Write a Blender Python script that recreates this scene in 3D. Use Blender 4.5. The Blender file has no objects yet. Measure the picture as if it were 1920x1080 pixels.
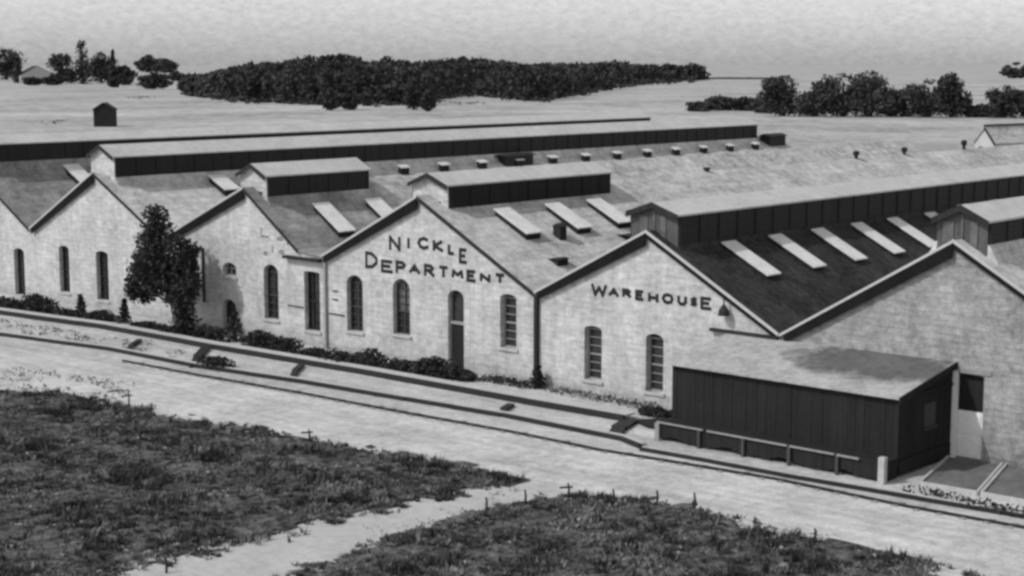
import bpy, math, random
from mathutils import Vector, Matrix
R = random.Random(7)
C = bpy.context.scene.collection
S = bpy.context.scene

# ------------------------------------------------------------------ camera numbers (from the vanishing points)
FOC, D, CH = 3028.0, 57.3, 15.3
TH, YAW = math.atan((540 - 118) / FOC), math.radians(41.9)

def ray(px, py):
    a = (px - 960) / FOC; b = -(py - 540) / FOC
    fw = math.cos(TH) + b * math.sin(TH); up = -math.sin(TH) + b * math.cos(TH)
    return (fw * -math.sin(YAW) + a * math.cos(YAW), fw * math.cos(YAW) + a * math.sin(YAW), up)
def F(px, py, Y=0.0):
    r = ray(px, py); t = (Y + D) / r[1]; return (r[0] * t, CH + r[2] * t)
def G(px, py, z=0.0):
    r = ray(px, py); t = (z - CH) / r[2]; return (r[0] * t, -D + r[1] * t)
CU = Vector((math.cos(YAW), math.sin(YAW), 0)); CF = Vector((-math.sin(YAW), math.cos(YAW), 0))

# ------------------------------------------------------------------ materials
MATS = {}
def mat(name, v, var=0.25, scale=1.0, fine=6.0, rough=0.9, bump=0.3, kind=None, spec=0.2):
    if name in MATS: return MATS[name]
    m = bpy.data.materials.new(name); m.use_nodes = True; MATS[name] = m
    nt = m.node_tree; N = nt.nodes; L = nt.links
    b = N['Principled BSDF']; b.inputs['Roughness'].default_value = rough
    b.inputs['Specular IOR Level'].default_value = spec
    g = N.new('ShaderNodeNewGeometry')
    def noise(sc, det, vec=None, ro=0.6):
        n = N.new('ShaderNodeTexNoise'); n.inputs['Scale'].default_value = sc
        n.inputs['Detail'].default_value = det; n.inputs['Roughness'].default_value = ro
        L.new(vec if vec else g.outputs['Position'], n.inputs['Vector']); return n.outputs['Fac']
    def math_(op, a, b2, clamp=False):
        q = N.new('ShaderNodeMath'); q.operation = op; q.use_clamp = clamp
        for i, s in enumerate((a, b2)):
            if isinstance(s, (int, float)): q.inputs[i].default_value = s
            else: L.new(s, q.inputs[i])
        return q.outputs[0]
    n1 = noise(scale, 5); n2 = noise(fine, 4, ro=0.7)
    f = math_('ADD', math_('MULTIPLY', math_('SUBTRACT', n1, 0.5), 1.6 * var),
              math_('MULTIPLY', math_('SUBTRACT', n2, 0.5), 2.0 * var))
    f = math_('ADD', f, 1.0)
    f = math_('ADD', f, math_('MULTIPLY', math_('SUBTRACT', noise(fine * 3.3, 2, ro=.8), 0.5), 1.1 * var))
    h = n2
    if kind in ('stone', 'courses', 'smoke'):
        mq = N.new('ShaderNodeMapping'); mq.inputs['Scale'].default_value = (1.1, .5, 6.0) if kind == 'stone' else (.3, .3, 5.0)
        L.new(g.outputs['Position'], mq.inputs['Vector'])
        f = math_('MULTIPLY', f, math_('ADD', math_('MULTIPLY', math_('SUBTRACT', noise(1.0, 4, mq.outputs[0], .7), .5), .9), 1.0))
    if kind == 'stone':
        mq = N.new('ShaderNodeMapping'); mq.inputs['Scale'].default_value = (2.2, .5, .25)
        L.new(g.outputs['Position'], mq.inputs['Vector'])
        f = math_('MULTIPLY', f, math_('ADD', math_('MULTIPLY', math_('SUBTRACT', noise(1.0, 4, mq.outputs[0], .7), .5), .5), 1.0))
    if kind == 'stone':                    # rubble stone courses under whitewash
        mp = N.new('ShaderNodeMapping'); mp.inputs['Rotation'].default_value = (math.radians(90), 0, 0)
        L.new(g.outputs['Position'], mp.inputs['Vector'])
        br = N.new('ShaderNodeTexBrick'); L.new(mp.outputs[0], br.inputs['Vector'])
        br.inputs['Scale'].default_value = 1.0; br.inputs['Brick Width'].default_value = 0.62
        br.inputs['Row Height'].default_value = 0.27; br.inputs['Mortar Size'].default_value = 0.02
        br.inputs['Mortar Smooth'].default_value = 0.5
        br.inputs['Color1'].default_value = (1, 1, 1, 1); br.inputs['Color2'].default_value = (.90, .90, .90, 1)
        br.inputs['Mortar'].default_value = (.82, .82, .82, 1)
        bw = N.new('ShaderNodeRGBToBW'); L.new(br.outputs['Color'], bw.inputs[0])
        f = math_('MULTIPLY', f, bw.outputs[0]); h = math_('ADD', n2, bw.outputs[0])
    if kind in ('boards', 'slates', 'seams'):
        mp = N.new('ShaderNodeMapping')
        mp.inputs['Scale'].default_value = {'boards': (4.5, 4.5, .15), 'slates': (.5, 3.2, .5), 'seams': (.35, 1.9, .35)}[kind]
        L.new(g.outputs['Position'], mp.inputs['Vector'])
        n3 = noise(1.0, 3, mp.outputs[0])
        f = math_('MULTIPLY', f, math_('ADD', math_('MULTIPLY', math_('SUBTRACT', n3, .5), 1.1), 1.0))
        h = math_('ADD', n2, n3)
    if kind == 'smoke':                    # old smoke stains over the front bays of this roof
        sp = N.new('ShaderNodeSeparateXYZ'); L.new(g.outputs['Position'], sp.inputs[0])
        k = math_('ADD', math_('MULTIPLY', sp.outputs[1], -.085), math_('ADD', 1.25, math_('MULTIPLY', math_('SUBTRACT', noise(.5, 5), .5), 2.4)))
        k = math_('MINIMUM', math_('MAXIMUM', k, 0.0), 1.0)
        f = math_('MULTIPLY', f, math_('SUBTRACT', 1.0, math_('MULTIPLY', k, .5)))
    if kind == 'ruts':
        mq = N.new('ShaderNodeMapping'); mq.inputs['Rotation'].default_value = (0, 0, math.radians(-4)); mq.inputs['Scale'].default_value = (.07, 1.3, 1)
        L.new(g.outputs['Position'], mq.inputs['Vector'])
        f = math_('MULTIPLY', f, math_('ADD', math_('MULTIPLY', math_('SUBTRACT', noise(1.0, 5, mq.outputs[0], .65), .5), .8), 1.0))
    if kind == 'stone':                    # damp and splashed dirt low on the wall
        sp = N.new('ShaderNodeSeparateXYZ'); L.new(g.outputs['Position'], sp.inputs[0])
        k = math_('ADD', math_('MULTIPLY', sp.outputs[2], -1.1), math_('ADD', .9, math_('MULTIPLY', math_('SUBTRACT', noise(1.1, 5), .5), 2.6)))
        k = math_('MINIMUM', math_('MAXIMUM', k, 0.0), 1.0)
        f = math_('MULTIPLY', f, math_('SUBTRACT', 1.0, math_('MULTIPLY', k, .3)))
    if kind == 'soot':                     # a soot stain at the right end of the lean-to roof
        sx, sy = -31.0, -1.3
        sp = N.new('ShaderNodeSeparateXYZ'); L.new(g.outputs['Position'], sp.inputs[0])
        dx = math_('MULTIPLY', math_('SUBTRACT', sp.outputs[0], sx), .30); dy = math_('MULTIPLY', math_('SUBTRACT', sp.outputs[1], sy), .62)
        d = math_('ADD', math_('MULTIPLY', dx, dx), math_('MULTIPLY', dy, dy))
        d = math_('ADD', d, math_('MULTIPLY', math_('SUBTRACT', noise(1.3, 5), .5), 2.6))
        k = math_('SUBTRACT', 1.7, d, True)
        f = math_('MULTIPLY', f, math_('SUBTRACT', 1.0, math_('MULTIPLY', k, .68)))
    col = math_('MAXIMUM', math_('MULTIPLY', f, v), v * .25)
    cc = N.new('ShaderNodeCombineColor')
    for i in range(3): L.new(col, cc.inputs[i])
    L.new(cc.outputs[0], b.inputs['Base Color'])
    if bump:
        bp = N.new('ShaderNodeBump'); bp.inputs['Strength'].default_value = bump; bp.inputs['Distance'].default_value = .05
        L.new(h, bp.inputs['Height']); L.new(bp.outputs[0], b.inputs['Normal'])
    return m

M_WALL = mat('whitewashed_stone', .48, .55, .55, 2.6, kind='stone', bump=.6)
M_WALL6 = mat('rough_grey_stone', .31, .75, .6, 2.6, kind='stone', bump=.9)
M_TRIM = mat('pale_verge_paint', .45, .2, 1, 5)
M_VSHADOW = mat('verge_shadow_black', .014, .5, 1.2, 5, rough=.95, bump=.2, spec=.05)  # near-black colour for the painted roof-overhang shadow on the gables
M_DARK = mat('dark_painted_timber', .024, .4, 1.5, 6, kind='boards', rough=.7)
M_BLACK = mat('black_boarding', .017, .5, .5, 5, kind='boards', rough=.8)
M_ROOF = mat('light_sheet_roof', .45, .75, .3, 1.9, kind='courses')
M_ROOFM = mat('smoke_stained_roof', .43, .85, .35, 1.6, kind='smoke')
M_TAR = mat('tarred_roof', .026, 1.8, .5, 3, kind='slates', rough=.75)
M_MROOF = mat('monitor_sheet_roof', .47, .3, .3, 1.8)
M_LOUV = mat('dark_louvre', .018, .4, .3, 4, kind='boards', rough=.6)
M_CURB = mat('skylight_curb', .02, .5, .8, 4)
M_GLASS = mat('chalked_skylight_glass', .7, .35, 1.2, 4, rough=.35, spec=.5)
M_PANE = mat('dark_window_glass', .03, .9, .9, 2.5, rough=.25, bump=0, spec=.5)
M_PANEL = mat('mid_grey_window_glass', .11, .6, 1.2, 3, rough=.4, bump=0, spec=.4)  # paler grey pane; on one upper sash it paints a reflection
M_SASH = mat('weathered_sash', .06, .4, 2, 6)
M_WEATH = mat('weathered_boards', .085, .5, 1.5, 5, kind='boards')
M_SASHL = mat('pale_sash', .26, .4, 2, 6)
M_PAINT = mat('black_sign_paint', .025, .5, 3, 9, bump=0)
M_FAINT = mat('faded_sign_paint', .16, .7, 3, 8, bump=0)
M_GROUND = mat('pale_earth', .40, .6, .2, 1.8, bump=.5, kind='ruts')
M_ROAD = mat('dusty_road', .44, .6, .3, 2.0, bump=.5, kind='ruts')
M_FIELD = mat('dry_field', .33, 1.0, .02, .22, bump=0)
M_SOIL = mat('meadow_soil', .075, 2.4, .45, 2.4, bump=.8)
M_PATH = mat('trodden_path', .40, .35, .5, 2.4, bump=.6)
M_GRASSD = mat('dark_weeds', .05, 1.5, .5, 3.0, bump=0)
M_GRASSP = mat('pale_dry_weeds', .19, 1.0, .6, 3.0, bump=0)
M_GRASS = mat('rank_grass', .12, 1.3, .35, 2.6, bump=0)
M_BED = mat('planting_bed_soil', .13, .7, .8, 4.5, bump=1)
M_RAIL = mat('rusty_iron', .022, .5, 1.2, 6, rough=.6)
M_KERB = mat('pale_deck_boards', .42, .25, 1, 5)
M_LEAF = mat('dark_foliage', .034, .8, .7, 2.5, bump=0)
M_LEAFF = mat('hazed_far_foliage', .05, .9, .04, .2, bump=0)  # leaf colour lightened so distance haze is painted in
M_BARK = mat('bark', .06, .4, 2, 8)
M_LROOF = mat('stained_lean_to_roof', .33, .6, .6, 3, kind='soot')
M_DOOR = mat('white_door_paint', .8, .15, 1.5, 6)
M_CONC = mat('pale_weathered_wood', .42, .3, 1.5, 6)

# ------------------------------------------------------------------ mesh helpers
ORG = {}
class MB:
    def __init__(s): s.v = []; s.f = []
    def poly(s, pts):
        n = len(s.v); s.v += [tuple(p) for p in pts]; s.f.append(tuple(range(n, n + len(pts))))
    def hull8(s, a):      # a: 4 bottom, 4 top
        n = len(s.v); s.v += [tuple(p) for p in a]
        for q in ((0, 3, 2, 1), (4, 5, 6, 7), (0, 1, 5, 4), (1, 2, 6, 5), (2, 3, 7, 6), (3, 0, 4, 7)):
            s.f.append(tuple(n + i for i in q))
    def box(s, x0, x1, y0, y1, z0, z1):
        s.hull8([(x0, y0, z0), (x1, y0, z0), (x1, y1, z0), (x0, y1, z0), (x0, y0, z1), (x1, y0, z1), (x1, y1, z1), (x0, y1, z1)])
    def prism(s, pts, y0, y1):            # outline in (x,z), swept along y
        n = len(s.v); k = len(pts)
        s.v += [(x, y0, z) for x, z in pts] + [(x, y1, z) for x, z in pts]
        s.f.append(tuple(range(n, n + k))); s.f.append(tuple(range(n + 2 * k - 1, n + k - 1, -1)))
        for i in range(k):
            j = (i + 1) % k; s.f.append((n + i, n + k + i, n + k + j, n + j))
    def slabpoly(s, pts, z0, z1):         # outline in (x,y)
        n = len(s.v); k = len(pts)
        s.v += [(p[0], p[1], z0) for p in pts] + [(p[0], p[1], z1) for p in pts]
        s.f.append(tuple(range(n + k - 1, n - 1, -1))); s.f.append(tuple(range(n + k, n + 2 * k)))
        for i in range(k):
            j = (i + 1) % k; s.f.append((n + i, n + j, n + k + j, n + k + i))
    def bar(s, a, b, w, h):               # square bar between two points
        a = Vector(a); b = Vector(b); d = (b - a).normalized()
        up = Vector((0, 0, 1)) if abs(d.z) < .9 else Vector((1, 0, 0))
        sd = d.cross(up).normalized() * w / 2; u = sd.cross(d).normalized() * h / 2
        s.hull8([a - sd - u, a + sd - u, b + sd - u, b - sd - u, a - sd + u, a + sd + u, b + sd + u, b - sd + u])
    def tube(s, pts, rad, n=8):
        rings = []
        for i, p in enumerate(pts):
            p = Vector(p); q = Vector(pts[min(i + 1, len(pts) - 1)]) - Vector(pts[max(i - 1, 0)])
            q.normalize(); up = Vector((0, 0, 1)) if abs(q.z) < .9 else Vector((1, 0, 0))
            a = q.cross(up).normalized(); b = q.cross(a)
            k0 = len(s.v); rings.append(k0)
            for k in range(n):
                t = 2 * math.pi * k / n; s.v.append(tuple(p + (a * math.cos(t) + b * math.sin(t)) * rad[i]))
        for r0, r1 in zip(rings, rings[1:]):
            for k in range(n):
                s.f.append((r0 + k, r0 + (k + 1) % n, r1 + (k + 1) % n, r1 + k))
        s.f.append(tuple(rings[0] + k for k in range(n))); s.f.append(tuple(rings[-1] + k for k in reversed(range(n))))
    def leaf(s, c, w):
        a = Vector((R.gauss(0, 1), R.gauss(0, 1), R.gauss(0, 1))).normalized()
        b = a.orthogonal().normalized(); q = Matrix.Rotation(R.uniform(0, 6.28), 3, a) @ b
        r = a.cross(q); c = Vector(c); w2 = w * R.uniform(.6, 1.2)
        s.poly([c - q * w2, c - r * w2 * .55, c + q * w2, c + r * w2 * .6])
    def build(s, name, m, parent=None, origin=None):
        me = bpy.data.meshes.new(name)
        if parent is not None: o0 = Vector(ORG[parent.name])
        elif origin is not None: o0 = Vector(origin)
        else:
            xs = [v[0] for v in s.v]; ys = [v[1] for v in s.v]; zs = [v[2] for v in s.v]
            o0 = Vector(((min(xs) + max(xs)) / 2, (min(ys) + max(ys)) / 2, min(zs)))
        me.from_pydata([tuple(Vector(v) - o0) for v in s.v], [], s.f); me.update()
        o = bpy.data.objects.new(name, me); C.objects.link(o)
        ms = m if isinstance(m, (list, tuple)) else [m]
        for q in ms: me.materials.append(q)
        if parent is not None: o.parent = parent; ORG[o.name] = ORG[parent.name]
        else: o.location = o0; ORG[o.name] = tuple(o0)
        return o
def tag(o, label=None, cat=None, group=None, kind=None):
    if label: o['label'] = label
    if cat: o['category'] = cat
    if group: o['group'] = group
    if kind: o['kind'] = kind
    return o
def thing(name, loc, label, cat, group=None):
    o = bpy.data.objects.new(name, None); C.objects.link(o); o.location = loc; o.empty_display_size = .3
    ORG[o.name] = tuple(loc); return tag(o, label, cat, group)
def sub(parent):       # children of a part share its origin (parts sit at the thing's origin)
    return parent

def holed_wall(name, outline, holes, y_front, thick, m, parent):
    """A wall cut from a 2D outline (x,z) with real openings, front face at y_front."""
    cu = bpy.data.curves.new('c', 'CURVE'); cu.dimensions = '2D'; cu.fill_mode = 'BOTH'; cu.extrude = thick / 2
    ox, oy, oz = ORG[parent.name]
    for pl in [outline] + holes:
        sp = cu.splines.new('POLY'); sp.points.add(len(pl) - 1); sp.use_cyclic_u = True
        for i, (x, z) in enumerate(pl): sp.points[i].co = (x - ox, z - oz, 0, 1)
    t = bpy.data.objects.new('tmp', cu); C.objects.link(t)
    dg = bpy.context.evaluated_depsgraph_get(); me = bpy.data.meshes.new_from_object(t.evaluated_get(dg))
    bpy.data.objects.remove(t)
    for v in me.vertices:
        x, z, d = v.co; v.co = (x, (y_front - oy) + thick / 2 - d, z)
    me.materials.clear(); me.materials.append(m); me.name = name
    o = bpy.data.objects.new(name, me); C.objects.link(o); o.parent = parent; ORG[o.name] = ORG[parent.name]
    return o

def arch(x0, x1, z0, z1, rise, n=8):
    """window outline with a segmental or round head"""
    pts = [(x0, z0), (x1, z0), (x1, z1 - rise)]
    cx = (x0 + x1) / 2; hw = (x1 - x0) / 2
    for i in range(1, n):
        a = math.pi * i / n; pts.append((cx + hw * math.cos(a), z1 - rise + rise * math.sin(a)))
    pts.append((x0, z1 - rise)); return pts

def window(parent, x0, x1, z0, z1, rise, rows, cols, sashmat, pane_low, pane_up=None, depth=.34, sill=True):
    w = MB(); t = .07; y0, y1 = depth - .06, depth + .02
    w.box(x0, x0 + t, y0, y1, z0, z1 - rise * .5); w.box(x1 - t, x1, y0, y1, z0, z1 - rise * .5)
    w.box(x0 + t, x1 - t, y0, y1, z0, z0 + t)
    zs = z1 - rise
    for i in range(1, rows):
        z = z0 + (zs - z0) * i / rows; h = .07 if (rows % 2 == 0 and i == rows // 2) else .03
        w.box(x0 + t, x1 - t, y0 + .01, y1, z - h / 2, z + h / 2)
    for i in range(1, cols):
        x = x0 + (x1 - x0) * i / cols; w.box(x - .018, x + .018, y0 + .02, y1 + .004, z0 + t, z1 - .02)
    w.box(x0 + t, x1 - t, y0, y1, zs - .03, zs + .03)
    fr = w.build('window', sashmat, parent)
    zm = z0 + (zs - z0) * .5
    p = MB(); p.prism([(x0, z0), (x1, z0), (x1, zm), (x0, zm)], depth + .03, depth + .05); p.build('pane', pane_low, fr)
    p = MB(); p.prism(arch(x0, x1, zm + .002, z1, rise), depth + .03, depth + .05); p.build('pane', pane_up or pane_low, fr)
    if sill:
        q = MB(); q.box(x0 - .1, x1 + .1, -.09, .18, z0 - .13, z0 - .003); q.build('sill', M_CONC, fr)
    return fr

LEN = 76.0
def shed_building(name, label, cat, xl, zl, xr_, zr, xe, ze, wallm, roofm, holes, verge_l, verge_r, mon, skylights, flat=None, ov=.15, oL=0.0, monfront='pale'):
    """xl,zl left valley; xr_,zr ridge; xe,ze right valley. mon=(y0,y1,half,eave,ridge)"""
    t = thing(name, (xr_, 0, 0), label, cat, 'row of gabled workshop buildings')
    inner = .004
    out = [(xl + inner, -.6), (xe - inner, -.6), (xe - inner, ze)]
    if flat: out += [(flat[0], flat[1])]
    out += [(xr_, zr), (xl + inner, zl)]
    holed_wall('front_wall', out, [h for h in holes], 0, .42, wallm, t)
    # rear and long walls
    b = MB(); b.prism(out, LEN - .4, LEN)
    b.box(xl + inner, xl + .3, .43, LEN - .41, -.6, zl - .1); b.box(xe - .3, xe - inner, .43, LEN - .41, -.6, ze - .1)
    b.box(xl + .3, xe - .3, .55, .60, 0.0, zl - .5)                       # dark lining behind the openings
    b.build('wall', wallm, t)
    # roof slabs
    r = MB(); th = .10
    def slab(xa, za, xb, zb):
        r.hull8([(xa, -ov, za + .02), (xb, -ov, zb + .02), (xb, LEN + .2, zb + .02), (xa, LEN + .2, za + .02),
                 (xa, -ov, za + th), (xb, -ov, zb + th), (xb, LEN + .2, zb + th), (xa, LEN + .2, za + th)])
    slab(xl + .01, zl, xr_ - .002, zr)
    if flat: slab(xr_ + .002, zr, flat[0] - .002, flat[1]); slab(flat[0] + .002, flat[1], xe - .01, ze)
    else: slab(xr_ + .002, zr, xe - .01, ze)
    roof = r.build('roof', roofm, t)
    # verge boards (barges) along the gable
    def verge(xa, za, xb, zb, m, drop=.0, top=.14, low=.02):
        q = MB()
        q.hull8([(xa, -ov - .05, za - low), (xb, -ov - .05, zb - low), (xb, -ov - .003, zb - low), (xa, -ov - .003, za - low),
                 (xa, -ov - .05, za + top), (xb, -ov - .05, zb + top), (xb, -ov - .003, zb + top), (xa, -ov - .003, za + top)])
        q.build('verge_board', m, t)
    verge(xl + .02, zl, xr_ - .003, zr, verge_l, low=-.01, top=.13)
    q = MB()      # black board painting the overhang's shadow below the left verge
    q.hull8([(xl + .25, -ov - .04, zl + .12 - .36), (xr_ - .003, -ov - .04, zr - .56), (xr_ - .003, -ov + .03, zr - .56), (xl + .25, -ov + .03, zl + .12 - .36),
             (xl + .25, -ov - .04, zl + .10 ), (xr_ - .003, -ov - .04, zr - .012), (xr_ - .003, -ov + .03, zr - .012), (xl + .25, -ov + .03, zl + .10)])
    q.build('verge_shadow_board', M_VSHADOW, t)
    ex, ez = (flat if flat else (xe, ze))
    if verge_r is M_TRIM:
        verge(xr_ + .003, zr, ex - .02, ez, M_TRIM, low=-.03, top=.17)
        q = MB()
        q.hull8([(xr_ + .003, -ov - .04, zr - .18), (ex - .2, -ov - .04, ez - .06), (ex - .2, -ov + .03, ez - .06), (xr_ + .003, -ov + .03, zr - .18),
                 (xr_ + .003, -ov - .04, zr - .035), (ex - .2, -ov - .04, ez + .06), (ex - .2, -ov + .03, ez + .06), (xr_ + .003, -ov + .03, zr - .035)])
        q.build('verge_shadow_board', M_VSHADOW, t)  # thinner black strip, painted shadow under the right verge
    else: verge(xr_ + .003, zr, ex - .02, ez, verge_r, low=.12, top=.09)
    # clerestory monitor on the ridge
    if mon:
        y0, y1, hw, ea, ri, lb = mon
        s0 = (zr - ((flat or (xe, ze))[1])) / ((flat or (xe, ze))[0] - xr_)
        zb = zr - hw * (zr - ze) / (xe - xr_) - .05
        c = MB(); c.prism([(xr_ - hw, zb - .2), (xr_ + hw, zb - .2), (xr_ + hw, ea), (xr_, ri), (xr_ - hw, ea)], y0, y1)
        cm = c.build('clerestory', M_WALL if monfront == 'pale' else M_WEATH, t)
        l = MB()
        for sx in (1, -1):
            xa, xb2 = sorted((xr_ + sx * (hw + .003), xr_ + sx * (hw + .05)))
            l.box(xa, xb2, y0 + .05, y1 - .05, lb, ea - .04)
            for k in range(int((y1 - y0) / 1.5) + 1):
                yk = y0 + .06 + k * 1.5
                if yk < y1 - .2:
                    xc, xd = sorted((xr_ + sx * (hw + .053), xr_ + sx * (hw + .10))); l.box(xc, xd, yk, yk + .10, lb + .01, ea - .06)
            for k in range(4):
                zk = lb + .1 + (ea - lb - .2) * k / 3.5
                xc, xd = sorted((xr_ + sx * (hw + .053), xr_ + sx * (hw + .078))); l.box(xc, xd, y0 + .18, y1 - .12, zk, zk + .05)
        l.build('louvre', M_LOUV, cm)
        ap = MB()
        for sx in (1, -1):
            hx = hw + .04 + (lb - zr + s0 * hw) / 1.15
            ap.prism([(xr_ + sx * (hw + .003), zr - s0 * hw - .1), (xr_ + sx * hx, zr - s0 * hx + .06), (xr_ + sx * (hw + .06), lb - .005), (xr_ + sx * (hw + .003), lb - .005)], y0 + .02, y1 - .02)
        ap.build('apron', roofm, cm)
        q = MB(); o2 = .14; sl = (ri - ea) / hw
        for sx in (1, -1):
            A = (xr_ + sx * .001, ri); B = (xr_ + sx * (hw + o2), ea - sl * o2)
            ps = [(A[0], A[1] + .01), (B[0], B[1] + .01), (B[0], B[1] + .09), (A[0], A[1] + .09)]
            q.prism(ps, y0 - .22, y1 + .06)
        q.build('clerestory_roof', M_MROOF, cm)
        g = MB()
        for sx in (1, -1):
            A = (xr_ + sx * .002, ri); B = (xr_ + sx * (hw + o2), ea - sl * o2); lo = .16 if (sx > 0 or monfront != 'pale') else .10
            g.prism([(A[0], A[1] - lo), (B[0], B[1] - lo), (B[0], B[1] + .10), (A[0], A[1] + .10)], y0 - .27, y0 - .223)
        g.build('verge_board', M_DARK, cm)
        g = MB()
        if monfront == 'pale': g.box(xr_ + .25, xr_ + .75, y0 - .04, y0 - .002, zb + .15, zb + .5)
        else:
            g.box(xr_ + .35, xr_ + .65, y0 - .04, y0 - .002, zb + .45, ea - .05); g.box(xr_ - .8, xr_ - .35, y0 - .04, y0 - .002, zb + .6, ea - .1); g.box(xr_ - .05, xr_ + .05, y0 - .04, y0 - .002, zb + .6, ri - .3)
        g.build('vent_panel', M_SASH if monfront == 'pale' else M_PANEL, cm)
    # raised skylights on the right slope
    s = (zr - ez) / (ex - xr_)
    for (y, w, d0, d1, hh) in skylights:
        q = MB(); xa, xb2 = xr_ + d0, xr_ + d1; za, zb = zr + th - s * d0, zr + th - s * d1
        q.hull8([(xa, y, za - .1), (xb2, y, zb - .1), (xb2, y + w, zb - .1), (xa, y + w, za - .1),
                 (xa, y, za + hh), (xb2, y, zb + hh), (xb2, y + w, zb + hh), (xa, y + w, za + hh)])
        sk = q.build('skylight', M_CURB, roof)
        q = MB()
        q.hull8([(xa - .08, y - .06, za + hh + .003), (xb2 + .10, y - .06, zb + hh + .003 - s * .02), (xb2 + .10, y + w + .06, zb + hh + .003 - s * .02), (xa - .08, y + w + .06, za + hh + .003),
                 (xa - .08, y - .06, za + hh + .06), (xb2 + .10, y - .06, zb + hh + .06 - s * .02), (xb2 + .10, y + w + .06, zb + hh + .06 - s * .02), (xa - .08, y + w + .06, za + hh + .06)])
        q.build('skylight_glazing', M_GLASS, roof)
    return t, roof, s

# shared valley positions
V = [-108.3, -93.7, -79.2, -65.07, -49.88, -36.25, -21.3]
def win_hole(px0, px1, py0, py1, rise):
    x0, z1 = F(px0, py0); x1, z0 = F(px1, py1); return (x0, x1, z0, z1, rise)
sky_rng = lambda y0, step, n: [(y0 + i * step, 1.15, 1.55, 4.0, .42) for i in range(n)]

# ---- building 1 (left edge)
w1 = (-95.95, -94.70, -.3, 3.15, .25)
b1, r1, s1 = shed_building('workshop_building', 'pale gabled workshop cut off by the left edge of the photo', 'workshop', V[0], 4.5, -101.0, 8.5, V[1], 4.5, M_WALL, M_ROOFM,
    [arch(*w1)], M_TRIM, M_DARK, (.6, 75, 1.2, 9.82, 10.3, 8.6), [(6.3, 1.15, 1.55, 4.0, .42)] + sky_rng(14.5, 4.1, 14))
window(b1, *w1, 6, 2, M_DARK, M_PANE)
# ---- building 2
w2 = [(-90.55, -89.40, .70, 3.72, .2), (-86.40, -85.10, .60, 3.70, .2)]
b2, r2, s2 = shed_building('workshop_building', 'pale gabled workshop with two tall dark windows left of the big tree', 'workshop', V[1], 4.5, -86.2, 8.5, V[2], 4.85, M_WALL, M_ROOF,
    [arch(*w) for w in w2], M_TRIM, M_DARK, (.6, 72, 1.25, 9.56, 10.18, 8.3), [(7.4, 1.15, 1.8, 3.4, .4)] + [(11.6 + 4.15 * i, .8, 2.2, 2.5, .5) for i in range(15)])
for w in w2: window(b2, *w, 6, 2, M_DARK, M_PANE)
# ---- building 3
w3 = [(-73.70, -72.45, 3.22, 4.02, .35), (-73.80, -72.55, -.1, 1.90, .5), (-70.05, -68.80, 1.12, 4.22, .45), (-66.62, -65.35, .85, 4.12, .08)]
b3, r3, s3 = shed_building('workshop_building', 'pale gabled workshop with faded lettering just right of the big tree', 'workshop', V[2], 4.9, -71.5, 8.3, V[3], 4.95, M_WALL, M_ROOFM,
    [arch(*w) for w in w3], M_TRIM, M_DARK, (.6, 8.4, 1.15, 9.05, 9.62, 7.9), [(3.3, 1.15, 2.0, 4.1, .32), (7.35, 1.15, 2.0, 3.9, .32), (11.3, 1.15, 2.1, 4, .32)], flat=(-66.9, 5.15))
window(b3, *w3[0], 1, 3, M_SASHL, M_PANE, M_PANE)
window(b3, *w3[1], 2, 2, M_SASH, M_PANEL, M_PANE, sill=False)
window(b3, *w3[2], 6, 2, M_SASH, M_PANE, M_PANE)
window(b3, *w3[3], 6, 3, M_DARK, M_PANE)
q = MB(); q.box(-68.1, -65.1, -.30, -.003, 4.70, 4.86); q.build('gutter', M_DARK, b3)
q = MB(); q.box(-68.0, -66.7, -.06, -.003, 2.05, 2.11); q.build('pipe', M_SASH, b3)
# ---- building 4: NICKLE DEPARTMENT
w4 = [(-63.20, -61.95, 1.20, 4.22, .45), (-59.68, -58.42, 1.42, 4.34, .55), (-52.18, -51.12, 1.60, 4.25, .22)]
d4 = (-55.72, -54.62, -.05, 4.12, .40)
b4, r4, s4 = shed_building('workshop_building', 'pale gabled workshop lettered NICKLE DEPARTMENT with a tall narrow door', 'workshop', V[3], 4.95, -57.7, 8.58, V[4], 4.45, M_WALL, M_ROOF,
    [arch(*w) for w in w4] + [arch(*d4)], M_TRIM, M_DARK, (.8, 13.9, 1.25, 9.2, 9.7, 8.05), [(3.4, 1.1, 2.1, 4.2, .3), (7.4, 1.1, 2.1, 4.25, .3), (10.9, 1.1, 2.1, 4.2, .3)])
window(b4, *w4[0], 6, 2, M_SASH, M_PANE); window(b4, *w4[1], 6, 2, M_SASH, M_PANE, M_PANEL); window(b4, *w4[2], 6, 1, M_SASHL, M_PANE)  # second window's upper pane is coloured paler as a painted reflection
q = MB(); q.box(d4[0] + .08, d4[1] - .08, .2, .27, 0, 2.35)
for z in (.25, 1.25): q.box(d4[0] + .2, d4[1] - .2, .17, .197, z, z + .8)
dr = q.build('door', M_BLACK, b4)
q = MB(); q.box(d4[0] + .002, d4[0] + .075, .12, .30, 0, 3.7); q.box(d4[1] - .075, d4[1] - .002, .12, .30, 0, 3.7); q.box(d4[0] + .08, d4[1] - .08, .12, .30, 2.37, 2.5); q.build('door_frame', M_SASHL, b4)
q = MB(); q.prism(arch(d4[0], d4[1], 2.5, d4[3], d4[4]), .32, .34); q.build('fanlight', M_PANE, b4)
q = MB(); q.box(-64.85, -64.72, -.16, -.01, .1, 4.9); q.build('downpipe', M_SASHL, b4)
q = MB(); q.box(-64.6, -63.4, -.06, -.003, 1.95, 2.01); q.box(-64.3, -63.9, -.06, -.003, 3.2, 3.26); q.box(-64.3, -63.9, -.06, -.003, 2.75, 2.81); q.build('pipe', M_SASH, b4)
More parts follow.
